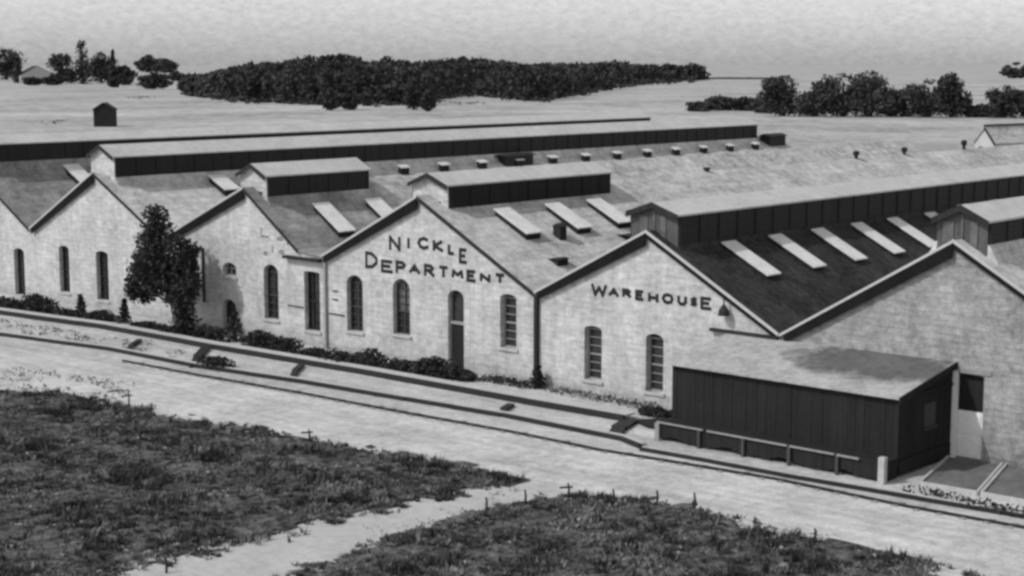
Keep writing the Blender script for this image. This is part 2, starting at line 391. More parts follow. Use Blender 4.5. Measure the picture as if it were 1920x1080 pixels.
# ---- building 5: WAREHOUSE
w5 = [(-46.90, -45.86, .72, 3.27, .18), (-43.32, -42.34, .64, 3.30, .25)]
b5, r5, s5 = shed_building('warehouse_building', 'pale gabled building lettered WAREHOUSE with a black tarred roof', 'warehouse', V[4], 4.45, -43.3, 7.80, V[5], 3.93, M_WALL, M_TAR,
    [arch(*w) for w in w5], M_TRIM, M_TRIM, (.5, 74, 1.3, 8.62, 9.06, 7.32),
    [(y, 1.0, 1.6, 3.95, .14) for y in (3.6, 7.5, 11.3, 15.1, 18.8, 22.9)] + [(27.0, 1.1, 1.45, 4.0, .22), (31, 1.1, 1.45, 4, .22)], monfront='wood')
for w in w5: window(b5, *w, 6, 1, M_SASHL, M_PANE)
q = MB(); q.box(-49.86, -49.66, -.20, -.01, .0, 4.4); q.build('downpipe', M_DARK, b5)
q = MB(); q.box(-39.75, -36.3, -.22, -.003, 3.80, 3.93); q.build('flashing_board', M_DARK, b5)
# ---- building 6
d6 = (-28.32, -27.12, .12, 3.42, .04)
b6, r6, s6 = shed_building('workshop_building', 'rough grey stone gabled building behind the black shed at the right', 'workshop', V[5], 3.93, -28.55, 8.45, V[6], 4.2, M_WALL6, M_ROOF,
    [arch(*d6)], M_TRIM, M_TRIM, (.6, 74, 1.05, 9.3, 9.8, 8.4), [(8, 1.1, 1.45, 4.0, .3), (12, 1.1, 1.45, 4, .3)], monfront='dark')
q = MB(); q.box(d6[0] + .14, d6[1] - .02, .10, .16, .13, 1.95); q.box(d6[0] + .25, d6[1] - .12, .07, .098, .25, .95); q.box(d6[0] + .25, d6[1] - .12, .07, .098, 1.05, 1.85); dr = q.build('door', M_DOOR, b6)
dr['label'] = 'pale lower half door'
q = MB(); q.box(d6[0] + .14, d6[1] - .02, .20, .26, 1.97, 3.36); q.build('door_opening', M_BLACK, b6)
q = MB(); q.box(d6[0] - .12, d6[0] + .13, -.06, .09, -.02, 3.5); q.build('door_frame', M_DOOR, b6)
q = MB(); q.box(d6[0] - .3, d6[1] + .3, -.05, .12, 3.45, 3.62); q.build('lintel', M_SASHL, b6)

# hanging bell-shaped lamp under the right verge of the warehouse
lx, lz = F(1364, 578)
t = thing('hanging_lamp', (lx, -.28, lz - .3), 'small dark bell-shaped lamp under the warehouse verge after the lettering', 'lamp')
q = MB(); q.tube([(lx, -.28, lz - .28), (lx, -.28, lz - .05), (lx, -.28, lz + .18)], [.26, .22, .06], 10); q.build('lamp_shade', M_DARK, t)
q = MB(); q.tube([(lx, -.28, lz + .18), (lx, -.28, lz + .5), (lx, 0, lz + .55)], [.04, .04, .04], 6); q.build('bracket', M_DARK, t)

# ------------------------------------------------------------------ hand painted lettering (stroke font)
GL = {'N': [[(0, 0), (0, 1), (1, 0), (1, 1)]], 'I': [[(.5, 0), (.5, 1)]],
 'C': [[(.95, .85), (.6, 1), (.2, .85), (0, .5), (.2, .12), (.6, 0), (1, .15)]], 'K': [[(0, 0), (0, 1)], [(.9, 1), (.05, .45), (1, 0)]],
 'L': [[(0, 1), (0, 0), (1, 0)]], 'E': [[(.95, 1), (0, 1), (0, 0), (1, 0)], [(0, .52), (.75, .52)]],
 'D': [[(0, 0), (0, 1), (.55, .95), (.95, .65), (.95, .35), (.55, .05), (0, 0)]], 'P': [[(0, 0), (0, 1), (.7, .97), (.95, .75), (.7, .5), (0, .45)]],
 'A': [[(0, 0), (.5, 1), (1, 0)], [(.22, .38), (.78, .38)]], 'R': [[(0, 0), (0, 1), (.7, .97), (.92, .76), (.7, .52), (0, .47)], [(.35, .48), (1, 0)]],
 'T': [[(0, 1), (1, 1)], [(.5, 1), (.5, 0)]], 'M': [[(0, 0), (.08, 1), (.5, .35), (.92, 1), (1, 0)]],
 'W': [[(0, 1), (.22, 0), (.5, .8), (.78, 0), (1, 1)]], 'H': [[(0, 0), (0, 1)], [(1, 0), (1, 1)], [(0, .5), (1, .5)]],
 'O': [[(.5, 1), (.85, .87), (1, .5), (.85, .13), (.5, 0), (.15, .13), (0, .5), (.15, .87), (.5, 1)]],
 'U': [[(0, 1), (0, .3), (.25, 0), (.75, 0), (1, .3), (1, 1)]], 'S': [[(.9, .88), (.5, 1), (.1, .82), (.2, .58), (.8, .42), (.9, .18), (.5, 0), (.05, .12)]]}
def lettering(name, letters, parent, m, th=.18, y=-.012):
    q = MB()
    for ch, (px0, px1, py0, py1) in letters:
        xm = (px0 + px1) / 2
        x0 = F(px0, (py0 + py1) / 2)[0]; x1 = F(px1, (py0 + py1) / 2)[0]; z1 = F(xm, py0)[1]; z0 = F(xm, py1)[1]
        x0 += th * .5; x1 -= th * .5; z0 += th * .5; z1 -= th * .5
        k = 0
        for st in GL[ch]:
            pts = [(x0 + (x1 - x0) * a, z0 + (z1 - z0) * b) for a, b in st]
            for (ax, az), (bx, bz) in zip(pts, pts[1:]):
                dx, dz = bx - ax, bz - az; l = math.hypot(dx, dz) or 1; dx /= l; dz /= l
                e = th * .32; ax2, az2, bx2, bz2 = ax - dx * e, az - dz * e, bx + dx * e, bz + dz * e
                nx, nz = -dz * th / 2, dx * th / 2; yy = y - .0012 * k; k += 1
                q.prism([(ax2 + nx, az2 + nz), (ax2 - nx, az2 - nz), (bx2 - nx, bz2 - nz), (bx2 + nx, bz2 + nz)], yy, -.0015)
    return q.build(name, m, parent)
def zl(s, z, ox, oy, k): return [(c, (ox + a / k, ox + b / k, oy + cc / k, oy + d / k)) for c, (a, b, cc, d) in zip(s, z)]
lettering('lettering', zl('NICKLE', [(380, 520, 140, 325), (590, 640, 160, 300), (720, 860, 150, 310), (905, 1035, 190, 335), (1085, 1165, 240, 375), (1220, 1320, 290, 480)], 670, 420, 6.4), b4, M_PAINT)['label'] = 'painted word NICKLE'
lettering('lettering', zl('DEPARTMENT', [(95, 250, 330, 540), (285, 430, 430, 590), (460, 590, 440, 600), (620, 755, 480, 600), (800, 930, 480, 635), (980, 1090, 500, 645), (1130, 1275, 545, 655), (1310, 1425, 550, 700), (1470, 1600, 590, 700), (1655, 1770, 590, 715)], 670, 420, 6.4), b4, M_PAINT)['label'] = 'painted word DEPARTMENT'
lettering('lettering', zl('WAREHOUSE', [(170, 350, 130, 280), (365, 485, 175, 280), (520, 625, 185, 290), (665, 765, 200, 325), (810, 930, 235, 345), (965, 1100, 235, 365), (1140, 1250, 265, 380), (1285, 1370, 280, 390), (1400, 1530, 280, 430)], 1080, 510, 6.0), b5, M_PAINT, th=.155)['label'] = 'painted word WAREHOUSE'
lettering('lettering', zl('LCICIC', [(320, 375, 240, 305), (430, 470, 300, 330), (485, 515, 325, 360), (340, 365, 400, 430), (390, 410, 365, 410), (440, 480, 390, 420)], 400, 360, 3.6), b3, M_FAINT, th=.09)['label'] = 'faded illegible painted lettering'

# ------------------------------------------------------------------ small things on the roofs
def onslope(xr_, zr, s, d, y): return (xr_ + d, y, zr + .10 - s * d)
VENTS = []
def vent(p, w, l, h, label, yaw=0):
    t = thing('roof_vent', p, label, 'roof vent', 'vents on the roofs'); x, y, z = p
    q = MB(); q.box(x - w / 2, x + w / 2, y - l / 2, y + l / 2, z - .25, z + h * .75); q.build('vent_box', M_DARK, t)
    q = MB(); q.prism([(x - w * .65, z + h * .75 + .003), (x + w * .65, z + h * .75 + .003), (x, z + h)], y - l * .6, y + l * .6); q.build('vent_cap', M_DARK, t)
vent(onslope(-57.7, 8.58, s4, 4.3, 5.9), .5, .5, .75, 'small dark box vent below the second skylight of the lettered workshop roof')
vent(onslope(-57.7, 8.58, s4, 6.1, 3.7), .55, .8, .25, 'low dark vent near the valley left of the warehouse gable')
vent(onslope(-57.7, 8.58, s4, 5.0, 11.5), .8, 2.2, .22, 'long low dark vent just left of the warehouse roof turret')
vent(onslope(-86.2, 8.5, s2, 1.9, 37.0), 1.0, 3.2, .7, 'long dark vent on the far roof among the row of skylight tips')
vent(onslope(-86.2, 8.5, s2, 1.6, 74.2), 1.2, 2.6, .9, 'dark vent at the far end of the long roof near the trees')
def stove(px, py, h, label):
    # on the ridge of building 4: solve y from the pixel column
    r = ray(px, py); x = -57.7; tt = x / r[0]; y = -D + r[1] * tt; z = 8.6
    t = thing('stove_pipe', (x, y, z), label, 'stove pipe', 'stove pipes on the long ridge')
    q = MB(); q.tube([(x, y, z - .3), (x, y, z + h * .55)], [.13, .13], 8); q.build('pipe', M_DARK, t)
    q = MB(); q.tube([(x, y, z + h * .45), (x, y, z + h * .6), (x, y, z + h * .9), (x, y, z + h)], [.16, .24, .23, .08], 8); q.build('cowl', M_DARK, t)
stove(1325, 324, .32, 'shortest stove pipe, nearest one on the long pale ridge')
stove(1605, 300, .62, 'slim stove pipe with round cowl, second along the pale ridge')
stove(1695, 293, .6, 'stove pipe with dark cowl left of the white strip of wall')
stove(1807, 283, .8, 'stout dark stove pipe just left of the white gabled house')

# ------------------------------------------------------------------ black loading shed in front of building 6
sx0, sx1, sy = -38.75, -28.4, -4.2
t = thing('loading_shed', ((sx0 + sx1) / 2, -2.1, 0), 'long black boarded loading shed on posts with a pale lean-to roof', 'shed')
q = MB(); q.hull8([(sx0 - .12, sy - .25, 3.02), (sx1 + .12, sy - .25, 3.02), (sx1 + .12, -.004, 3.74), (sx0 - .12, -.004, 3.74),
                   (sx0 - .12, sy - .25, 3.10), (sx1 + .12, sy - .25, 3.10), (sx1 + .12, -.004, 3.82), (sx0 - .12, -.004, 3.82)]); q.build('roof', M_LROOF, t)
q = MB()
nb = 52
for i in range(nb):           # upright boards with uneven faces
    xa = sx0 + (sx1 - sx0) * (i + (.25 * math.sin(i * 7.1) if i else 0)) / nb; xb = sx0 + (sx1 - sx0) * (i + 1 + (.25 * math.sin((i + 1) * 7.1) if i < nb - 1 else 0)) / nb - .008; j = R.uniform(0, .035)
    q.box(xa, xb, sy - .03 + j, sy + .06, .68 + R.uniform(-.06, .02), 3.0)
for i in range(20):
    ya = sy + .07 + (4.1) * i / 20; yb = ya + .19
    zt = 3.0 + (.70) * (i / 20)
    if 9 <= i <= 13: q.box(sx1 - .06, sx1, ya, yb, .68, 1.55); q.box(sx1 - .06, sx1, ya, yb, 2.5, zt)
    else: q.box(sx1 - .06, sx1 + R.uniform(-.01, .01), ya, yb, .68, zt)
q.box(sx0, sx0 + .06, sy + .07, -.01, .68, 3.0)
q.build('board_wall', M_BLACK, t)
q = MB(); q.box(sx1 - .05, sx1 - .02, -2.2, -1.3, 1.56, 2.49); q.box(sx1 - .02, sx1 + .04, -2.25, -1.2, 1.48, 1.55); q.build('window', M_SASH, t)
q = MB(); q.box(sx1 + .003, sx1 + .05, sy - .1, -.02, 2.9, 3.02); q.hull8([(sx1 + .12, sy - .3, 2.86), (sx1 + .18, sy - .3, 2.86), (sx1 + .18, -.01, 3.58), (sx1 + .12, -.01, 3.58), (sx1 + .121, sy - .3, 3.12), (sx1 + .18, sy - .3, 3.12), (sx1 + .18, -.01, 3.84), (sx1 + .121, -.01, 3.84)]); q.build('verge_board', M_BLACK, t)
py = sy - 1.05
q = MB(); q.box(sx0 + .02, sx1, py + .05, sy - .035, .70, .78); q.box(sx0, sx1, sy - .02, -.02, .45, .66); q.build('platform', M_BLACK, t)
q = MB()
for (a0, a1) in ((0, .22), (.24, .60), (.61, .80), (.81, .90)):
    q.box(sx0 + (sx1 - sx0) * a0, sx0 + (sx1 - sx0) * a1, py - .03, py + .045, .74 + R.uniform(-.01, .01), .80)
q.build('platform_edge', M_SASHL, t)
q = MB()
for i in range(40):
    xa = sx0 + .03 + (sx1 - sx0 - .06) * i / 40; gap = .05 + .16 * max(0, math.sin(i * .62)) + R.uniform(0, .05)
    q.box(xa, xa + .255, py + .06 + R.uniform(0, .02), py + .10, gap, .69)
q.box(sx1 - .05, sx1 - .005, py + .11, sy - .04, .03, .69); q.box(sx0, sx0 + .04, py + .11, sy - .04, .05, .69)
q.build('skirting', M_BLACK, t)
for i, xp in enumerate([sx0 - .06, -36.7, -34.6, -32.5, -30.4]):
    q = MB(); q.box(xp, xp + (.2 if i == 0 else .12), py - .06, py + .05, -.05, .735); q.build('post', M_SASHL if i == 0 else M_SASH, t)
q = MB(); q.box(sx1 - .15, sx1 + .10, py - .16, py + .08, -.05, 1.0); q.build('post', M_CONC, t)['label'] = 'white corner post'
q = MB(); q.box(sx1 - .02, sx1 + .03, sy + .07, -.02, .1, .66); q.build('skirting', M_BLACK, t)
# small white mounds of spilled lime at the foot
for i, (px, py, w, lab) in enumerate([(1225, 815, 1.1, 'pale earth mound left of the black loading shed')]):
    x, y = G(px, py); q = MB(); n = 14
    for a in range(n):
        a0, a1 = 2 * math.pi * a / n, 2 * math.pi * (a + 1) / n
        for (r0, h0), (r1_, h1) in zip([(1, -.03), (.7, .07), (.35, .12)], [(.7, .07), (.35, .12), (0.001, .14)]):
            q.poly([(x + w * r0 * math.cos(a0), y + w * .5 * r0 * math.sin(a0), h0), (x + w * r0 * math.cos(a1), y + w * .5 * r0 * math.sin(a1), h0),
                    (x + w * r1_ * math.cos(a1), y + w * .5 * r1_ * math.sin(a1), h1), (x + w * r1_ * math.cos(a0), y + w * .5 * r1_ * math.sin(a0), h1)])
    tag(q.build('earth_mound', M_ROAD), lab, 'mound')

# planting beds with pale kerbs at the right
A_ = [G(*p) for p in [(1778, 862), (1725, 911), (1832, 930), (1882, 872)]]
B_ = [G(*p) for p in [(1890, 873), (1840, 931), (2100, 978), (2150, 905)]]
for pts, lab in ((A_, 'dark bed with pale kerb right beside the black shed'), (B_, 'dark bed with pale kerb cut off by the right edge')):
    t = thing('planting_bed', (sum(p[0] for p in pts) / 4, sum(p[1] for p in pts) / 4, 0), lab, 'planting bed', 'planting beds by the stone wall')
    q = MB(); q.slabpoly(pts, -.05, .10); q.build('soil', M_BED, t)
    q = MB()
    for a, b in ((0, 1), (1, 2), (2, 3)): q.bar((pts[a][0], pts[a][1], .08), (pts[b][0], pts[b][1], .08), .09, .2)
    q.build('kerb', M_CONC, t)

# ------------------------------------------------------------------ ground, road, meadow
def sheet(name, pts, z, m, kind='structure'):
    q = MB(); q.poly([(p[0], p[1], z) for p in pts]); o = q.build(name, m); o['kind'] = kind; return o
q = MB(); q.poly([(-9000, -600, 0), (3000, -600, 0), (3000, 9000, 0), (-9000, 9000, 0)]); q.build('ground', M_FIELD, origin=(0, 0, 0))['kind'] = 'structure'
sheet('yard', [(-125, -60), (20, -60), (20, .35), (-125, .35)], .004, M_GROUND)
road_top = [G(*p) for p in [(-300, 600), (0, 650), (370, 708), (960, 815), (1260, 858), (1920, 990), (2300, 1060)]]
road_bot = [G(*p) for p in [(2300, 1240), (1920, 1110), (1720, 1055), (1300, 950), (980, 905), (560, 830), (240, 760), (0, 735), (-300, 690)]]
sheet('road', road_top + road_bot, .008, M_ROAD)
U_PX = [(-500, 640), (-200, 700), (0, 735), (120, 740), (240, 762), (330, 790), (440, 800), (560, 830), (700, 850), (860, 870), (950, 895), (975, 903), (890, 915), (780, 942), (660, 966), (560, 990), (430, 1022), (330, 1044), (200, 1075), (0, 1118), (-500, 1220)]
L_PX = [(655, 1042), (740, 1005), (850, 970), (960, 945), (1060, 935), (1180, 935), (1302, 955), (1370, 978), (1400, 1000), (1430, 1003), (1560, 1013), (1650, 1045), (1760, 1070), (1900, 1110), (2200, 1200), (1900, 1400), (700, 1250), (500, 1130), (560, 1085)]
UP = [G(*p) for p in U_PX]; LP = [G(*p) for p in L_PX]
sheet('path', [G(*p) for p in [(930, 890), (1100, 935), (900, 990), (700, 1060), (560, 1130), (300, 1300), (-500, 1330), (-300, 1130), (200, 1060), (600, 980)]], .010, M_PATH)
def inside(p, poly):
    x, y = p; c = False; j = len(poly) - 1
    for i in range(len(poly)):
        xi, yi = poly[i]; xj, yj = poly[j]
        if (yi > y) != (yj > y) and x < (xj - xi) * (y - yi) / (yj - yi) + xi: c = not c
        j = i
    return c
from mathutils import noise as mn
def lumpy(poly, name, m, cell=.33):
    q = MB(); xs = [p[0] for p in poly]; ys = [p[1] for p in poly]; idx = {}
    nx = int((max(xs) - min(xs)) / cell) + 1; ny = int((max(ys) - min(ys)) / cell) + 1
    def vid(i, j):
        if (i, j) not in idx:
            x = min(xs) + i * cell; y = min(ys) + j * cell
            ed = mn.noise((x * .35, y * .35, 0)) * .5
            idx[(i, j)] = len(q.v); q.v.append((x + mn.noise((x * .7, y * .7, 3)) * .3, y + mn.noise((x * .7, y * .7, 9)) * .3, .03 + .10 * abs(mn.noise((x * .5, y * .5, 1))) + .08 * mn.noise((x * 1.7, y * 1.7, 5))))
        return idx[(i, j)]
    for i in range(nx):
        for j in range(ny):
            cx, cy = min(xs) + (i + .5) * cell, min(ys) + (j + .5) * cell
            ox, oy = mn.noise((cx * .9, cy * .9, 20)) * .9 + mn.noise((cx * 2.3, cy * 2.3, 21)) * .8, mn.noise((cx * .9, cy * .9, 30)) * .9 + mn.noise((cx * 2.3, cy * 2.3, 31)) * .8
            if inside((cx + ox, cy + oy), poly): q.f.append((vid(i, j), vid(i + 1, j), vid(i + 1, j + 1), vid(i, j + 1)))
    o = q.build(name, m); o['kind'] = 'structure'; return o
lumpy(UP, 'meadow_ground', M_SOIL); lumpy(LP, 'meadow_ground', M_SOIL)
def tufts(polys, dens, name, hmax=.34):
    q = MB(); qp = MB(); qd = MB()
    for poly in polys:
        xs = [p[0] for p in poly]; ys = [p[1] for p in poly]
        x0, x1, y0, y1 = max(min(xs), -80), min(max(xs), -12), max(min(ys), -44), max(ys)
        n = int((x1 - x0) * (y1 - y0) * dens)
        for _ in range(n):
            x, y = R.uniform(x0, x1), R.uniform(y0, y1)
            ox, oy = mn.noise((x * .9, y * .9, 20)) * .9 + mn.noise((x * 2.3, y * 2.3, 21)) * .8 + R.gauss(0, .45), mn.noise((x * .9, y * .9, 30)) * .9 + mn.noise((x * 2.3, y * 2.3, 31)) * .8 + R.gauss(0, .35)
            if not inside((x + ox, y + oy), poly): continue
            c = mn.noise((x * .45, y * .45, 7)) + .5 * mn.noise((x * 1.5, y * 1.5, 2))
            if c < R.uniform(-.95, .05): continue
            h = hmax * (.45 + 1.0 * max(0, c)) * R.uniform(.5, 1.3) * (2.2 if R.random() < .025 else 1)
            c2 = mn.noise((x * .55 + 9, y * .55, 4)) + .8 * mn.noise((x * 1.9, y * 1.9, 8)) + R.uniform(-.3, .3)
            qq = qp if c2 > .36 else (qd if c2 < .08 else q)
            if qq is qp and R.random() < .5: qq.leaf((x, y, h * .9), R.uniform(.05, .11))
            for k in range(6 if qq is not qd else 7):
                a = R.uniform(0, 6.28); w = R.uniform(.025, .06); l = R.uniform(.05, .2)
                dx, dy = math.cos(a), math.sin(a); bx, by = x + R.uniform(-.1, .1), y + R.uniform(-.1, .1)
                qq.poly([(bx - dy * w, by + dx * w, 0), (bx + dy * w, by - dx * w, 0), (bx + dx * l, by + dy * l, h)])
    o = q.build(name, M_GRASS); tag(o, 'rank mid-grey meadow grass in the foreground either side of the path', 'grass', kind='stuff')
    tag(qp.build(name, M_GRASSP), 'pale dry weeds speckled through the foreground meadow', 'grass', kind='stuff')
    tag(qd.build(name, M_GRASSD), 'darkest weed clumps of the foreground meadow', 'grass', kind='stuff')
tufts([UP, LP], 46, 'grass', .26)

# ------------------------------------------------------------------ boardwalk, kerb, rail
def strip(name, pxs, z, w, h, m, label, cat, top=None, topw=.5, dashed=False):
    t = thing(name, (*G(*pxs[len(pxs) // 2]), 0), label, cat)
    pts = [Vector((*G(*p), 0)) for p in pxs]; q = MB(); q2 = MB()
    for i, (a, b) in enumerate(zip(pts, pts[1:])):
        n = max(1, int((b - a).length / 2.4))
        for k in range(n):
            u, v = a.lerp(b, k / n), a.lerp(b, (k + (.93 if dashed else 1)) / n)
            jj = R.uniform(-.03, .03)
            u = u + Vector((0, jj, 0)); v = v + Vector((0, jj, 0))
            q.bar(u + Vector((0, 0, z)), v + Vector((0, 0, z)), w, h)
            if top:
                off = Vector((0, w / 2 + topw / 2, 0)); q2.bar(u + off + Vector((0, 0, z + h / 2 - .04)), v + off + Vector((0, 0, z + h / 2 - .04)), topw, .08)
    q.build('edge_beam', m, t)
    if top: q2.build('deck', top, t)
    return t
strip('boardwalk', [(-150, 570), (0, 590), (200, 618), (400, 655), (700, 706), (980, 757), (1170, 790)], .13, .16, .28, M_RAIL, 'long boardwalk with pale top and dark edge in front of the workshops', 'boardwalk', M_KERB, .7)
strip('kerb', [(-150, 615), (0, 630), (200, 657), (370, 690), (560, 718), (760, 752), (940, 782), (1165, 827), (1200, 841)], .08, .14, .22, M_RAIL, 'dark timber kerb between the boardwalk and the road', 'kerb', M_KERB, .3)
t = thing('rail', (*G(960, 810), 0), 'thin broken dark rail line along the edge of the pale road', 'rail')
RP = [(230, 678), (370, 705), (560, 738), (760, 776), (960, 812), (1120, 845), (1260, 868), (1450, 900), (1700, 952), (1920, 992), (2200, 1050)]
q = MB(); pts = [Vector((*G(*p), .05)) for p in RP]
for a, b in zip(pts, pts[1:]):
    n = max(1, int((b - a).length / .9))
    for k in range(n):
        q.bar(a.lerp(b, k / n), a.lerp(b, (k + 1.02) / n), .09 * R.uniform(.7, 1.2), .12)
q.build('rail_head', M_RAIL, t)
q = MB()
for a, b in zip(pts, pts[1:]):
    n = max(1, int((b - a).length / .75))
    for k in range(n):
        c = a.lerp(b, (k + .5) / n); d = (b - a).normalized(); s_ = Vector((-d.y, d.x, 0))
        q.bar(c - s_ * .25 + Vector((0, 0, -.035)), c + s_ * R.uniform(.15, .5) + Vector((0, 0, -.035)), .2, .05)
q.build('sleeper', M_SASHL, t)['kind'] = 'stuff'
strip('rail', [(1200, 845), (1330, 868), (1500, 900), (1720, 938), (1920, 972), (2150, 1015)], .06, .13, .17, M_RAIL, 'straight pale-topped rail below the planting beds and black shed', 'rail', M_KERB, .22)
# dark cross pieces between boardwalk and kerb
for (a, b, w, lab) in [((385, 656), (362, 690), .5, 'wide dark curved crossing plank nearest the lone bush'), ((565, 688), (548, 712), .35, 'short dark crossing plank below the faded gable'),
                       ((958, 762), (940, 782), .35, 'short dark crossing plank left of the warehouse corner'), ((1180, 793), (1150, 822), .7, 'broad dark crossing plank left of the black shed'),
                       ((262, 640), (236, 664), .3, 'faint dark crossing plank below the two tall windows')]:
    q = MB(); pa, pb = Vector((*G(*a), .08)), Vector((*G(*b), .08)); mid = (pa + pb) / 2 + Vector((-.12, 0, .04)); q.bar(pa, mid, w, .12); q.bar(mid, pb, w * .8, .115)
    tag(q.build('crossing_plank', M_RAIL), lab, 'plank', 'planks crossing from boardwalk to kerb')
q = MB(); pp = [G(*p) for p in [(1185, 790), (1270, 788), (1276, 812), (1215, 803)]]; q.slabpoly(pp, .0, .10); tag(q.build('shadow_slab', M_BLACK), 'dark low slab painting the shadowed gap at the left end of the black shed', 'shadow_slab')  # black slab stands in for the shadow leading under the shed

# ------------------------------------------------------------------ plants
def clump(q, c, r, n, leaf, shell=.55):
    for _ in range(n):
        v = Vector((R.gauss(0, 1), R.gauss(0, 1), R.gauss(0, 1))).normalized() * (R.uniform(shell, 1) if R.random() < .75 else R.uniform(0, shell))
        q.leaf((c[0] + v.x * r[0], c[1] + v.y * r[1], c[2] + v.z * r[2]), leaf * R.uniform(.7, 1.3))
def bush(px, py, w, h, label, name='bush', cat='bush', group='bushes along the workshop fronts', spike=False, leaf=.11):
    x, y = G(px, py); h *= .86; y = min(y, -.5) if px > 300 else y
    t = thing(name, (x, y, 0), label, cat, group)
    q = MB(); nb = max(2, int(w / .7))
    if spike:
        for k in range(6): clump(q, (x, y, h * (k + .5) / 6), (w / 2 * (1.1 - k / 7), w / 2 * (1.1 - k / 7), h / 9), 70, leaf)
    else:
        for k in range(nb):
            f = (k + .5) / nb - .5; hh = h * R.uniform(.75, 1.05) * (1 - .5 * abs(f))
            clump(q, (x + f * w * .85, y + R.uniform(-.15, .15), hh * .48), (w / nb * .9, min(.8, w * .45), hh * .58), int(380 * max(1, h)), leaf)
    q.build('foliage', M_LEAF, t)
    q = MB()
    for k in range(3):
        q.tube([(x + (k - 1) * .1, y, -.02), (x + (k - 1) * w * .2, y + R.uniform(-.1, .1), h * .6)], [.035, .015], 5)
    q.build('stem', M_BARK, t)
# px->metres about 26 px/m here
BUSH = [(18, 580, 2.6, 1.0, 'low dark bush below the door at the left edge', False), (72, 584, 2.9, 1.5, 'broad dark bush at the corner between the two left workshops', False),
 (128, 595, 2.0, .7, 'low bush under the first tall window left of the tree', False), (152, 592, .8, 1.5, 'pointed shrub between the two tall windows', True),
 (190, 602, 2.4, .8, 'low bush under the second tall window left of the tree', False), (234, 606, .8, 1.7, 'pointed shrub just right of the two tall windows', True),
 (278, 618, 2.4, .6, 'low bush at the foot of the pale wall under the tree', False), (330, 630, 1.6, .8, 'small bush left of the ivy-clad stump', False),
 (395, 640, 1.6, 1.3, 'round dark bush at the right foot of the big tree', False), (440, 640, 1.3, 1.9, 'upright shrub beside the low arched doorway', True),
 (482, 650, 2.2, 1.3, 'dense hedge clump right of the low arched doorway', False), (535, 660, 2.3, 1.2, 'dense hedge clump under the tall arched window', False),
 (590, 667, 1.2, .6, 'small bush at the corner of the faded gable', False), (640, 682, 2.0, 1.0, 'bush under the first window of the lettered workshop', False),
 (692, 688, 2.1, 1.1, 'bush between the first two windows of the lettered workshop', False), (748, 697, 1.8, .9, 'bush under the second window of the lettered workshop', False),
 (816, 709, 2.5, 1.45, 'largest round bush, left of the tall narrow door', False), (872, 712, 1.2, .7, 'small weed clump at the foot of the tall narrow door', False),
 (402, 690, 1.9, .75, 'lone low bush between boardwalk and kerb', False), (1228, 780, 1.3, .5, 'small weed clump left of the black shed', False), (1010, 728, .9, 1.3, 'thin shrub at the foot of the dark downpipe', True)]
for px, py, w, h, lab, sp in BUSH: bush(px, py, w, h, lab, spike=sp)
# low weeds on the wall foot of the lettered workshop
for (a, b, y0, lab) in [((905, 712), (1000, 727), -.5, 'strip of low weeds at the foot of the lettered workshop'), ((1015, 736), (1215, 770), -.5, 'strip of low dry weeds at the foot of the warehouse')]:
    q = MB(); xa, xb = G(*a)[0], G(*b)[0]
    for _ in range(500):
        x, y = R.uniform(xa, xb), R.uniform(-1.1, -.15); q.leaf((x, y, R.uniform(.02, .25)), .09)
    tag(q.build('weeds', M_LEAF if y0 and a[0] < 1000 else M_GRASS), lab, 'weeds', kind='stuff')
q = MB()
for px, py in [(1740, 930), (1790, 940), (1840, 952), (1890, 962), (1930, 970)]:
    x, y = G(px, py)
    for _ in range(60): q.leaf((x + R.uniform(-1, 1), y + R.uniform(-.5, .5), R.uniform(.02, .22)), .10)
tag(q.build('weeds', M_LEAF), 'speckled weeds between the pale bed kerb and the rail at right', 'weeds', kind='stuff')

def sparse(px_poly, n, w, lab, m):
    poly = [G(*p) for p in px_poly]; xs = [p[0] for p in poly]; ys = [p[1] for p in poly]; q = MB(); k = 0
    while k < n:
        x, y = R.uniform(min(xs), max(xs)), R.uniform(min(ys), max(ys))
        if not inside((x, y), poly) or mn.noise((x * .5, y * .9, 6)) < R.uniform(-.25, .2): k += .1; continue
        for _ in range(6): q.leaf((x + R.gauss(0, .12), y + R.gauss(0, .1), R.uniform(.02, .16)), w)
        k += 1
    tag(q.build('weeds', m), lab, 'weeds', kind='stuff')
sparse([(0, 600), (350, 655), (340, 680), (0, 622)], 150, .07, 'thin weeds between boardwalk and kerb at the far left', M_GRASS)
sparse([(0, 690), (260, 715), (240, 750), (0, 728)], 110, .07, 'thin weeds on the road edge at far left', M_GRASS)
sparse([(620, 1010), (960, 920), (1000, 935), (720, 1020)], 30, .05, 'few thin weeds on the trodden path', M_GRASSP)
sparse([(1200, 940), (1440, 985), (1560, 1010), (1450, 1015), (1290, 965)], 60, .06, 'thin weeds fading out along the lower meadow edge', M_GRASS)
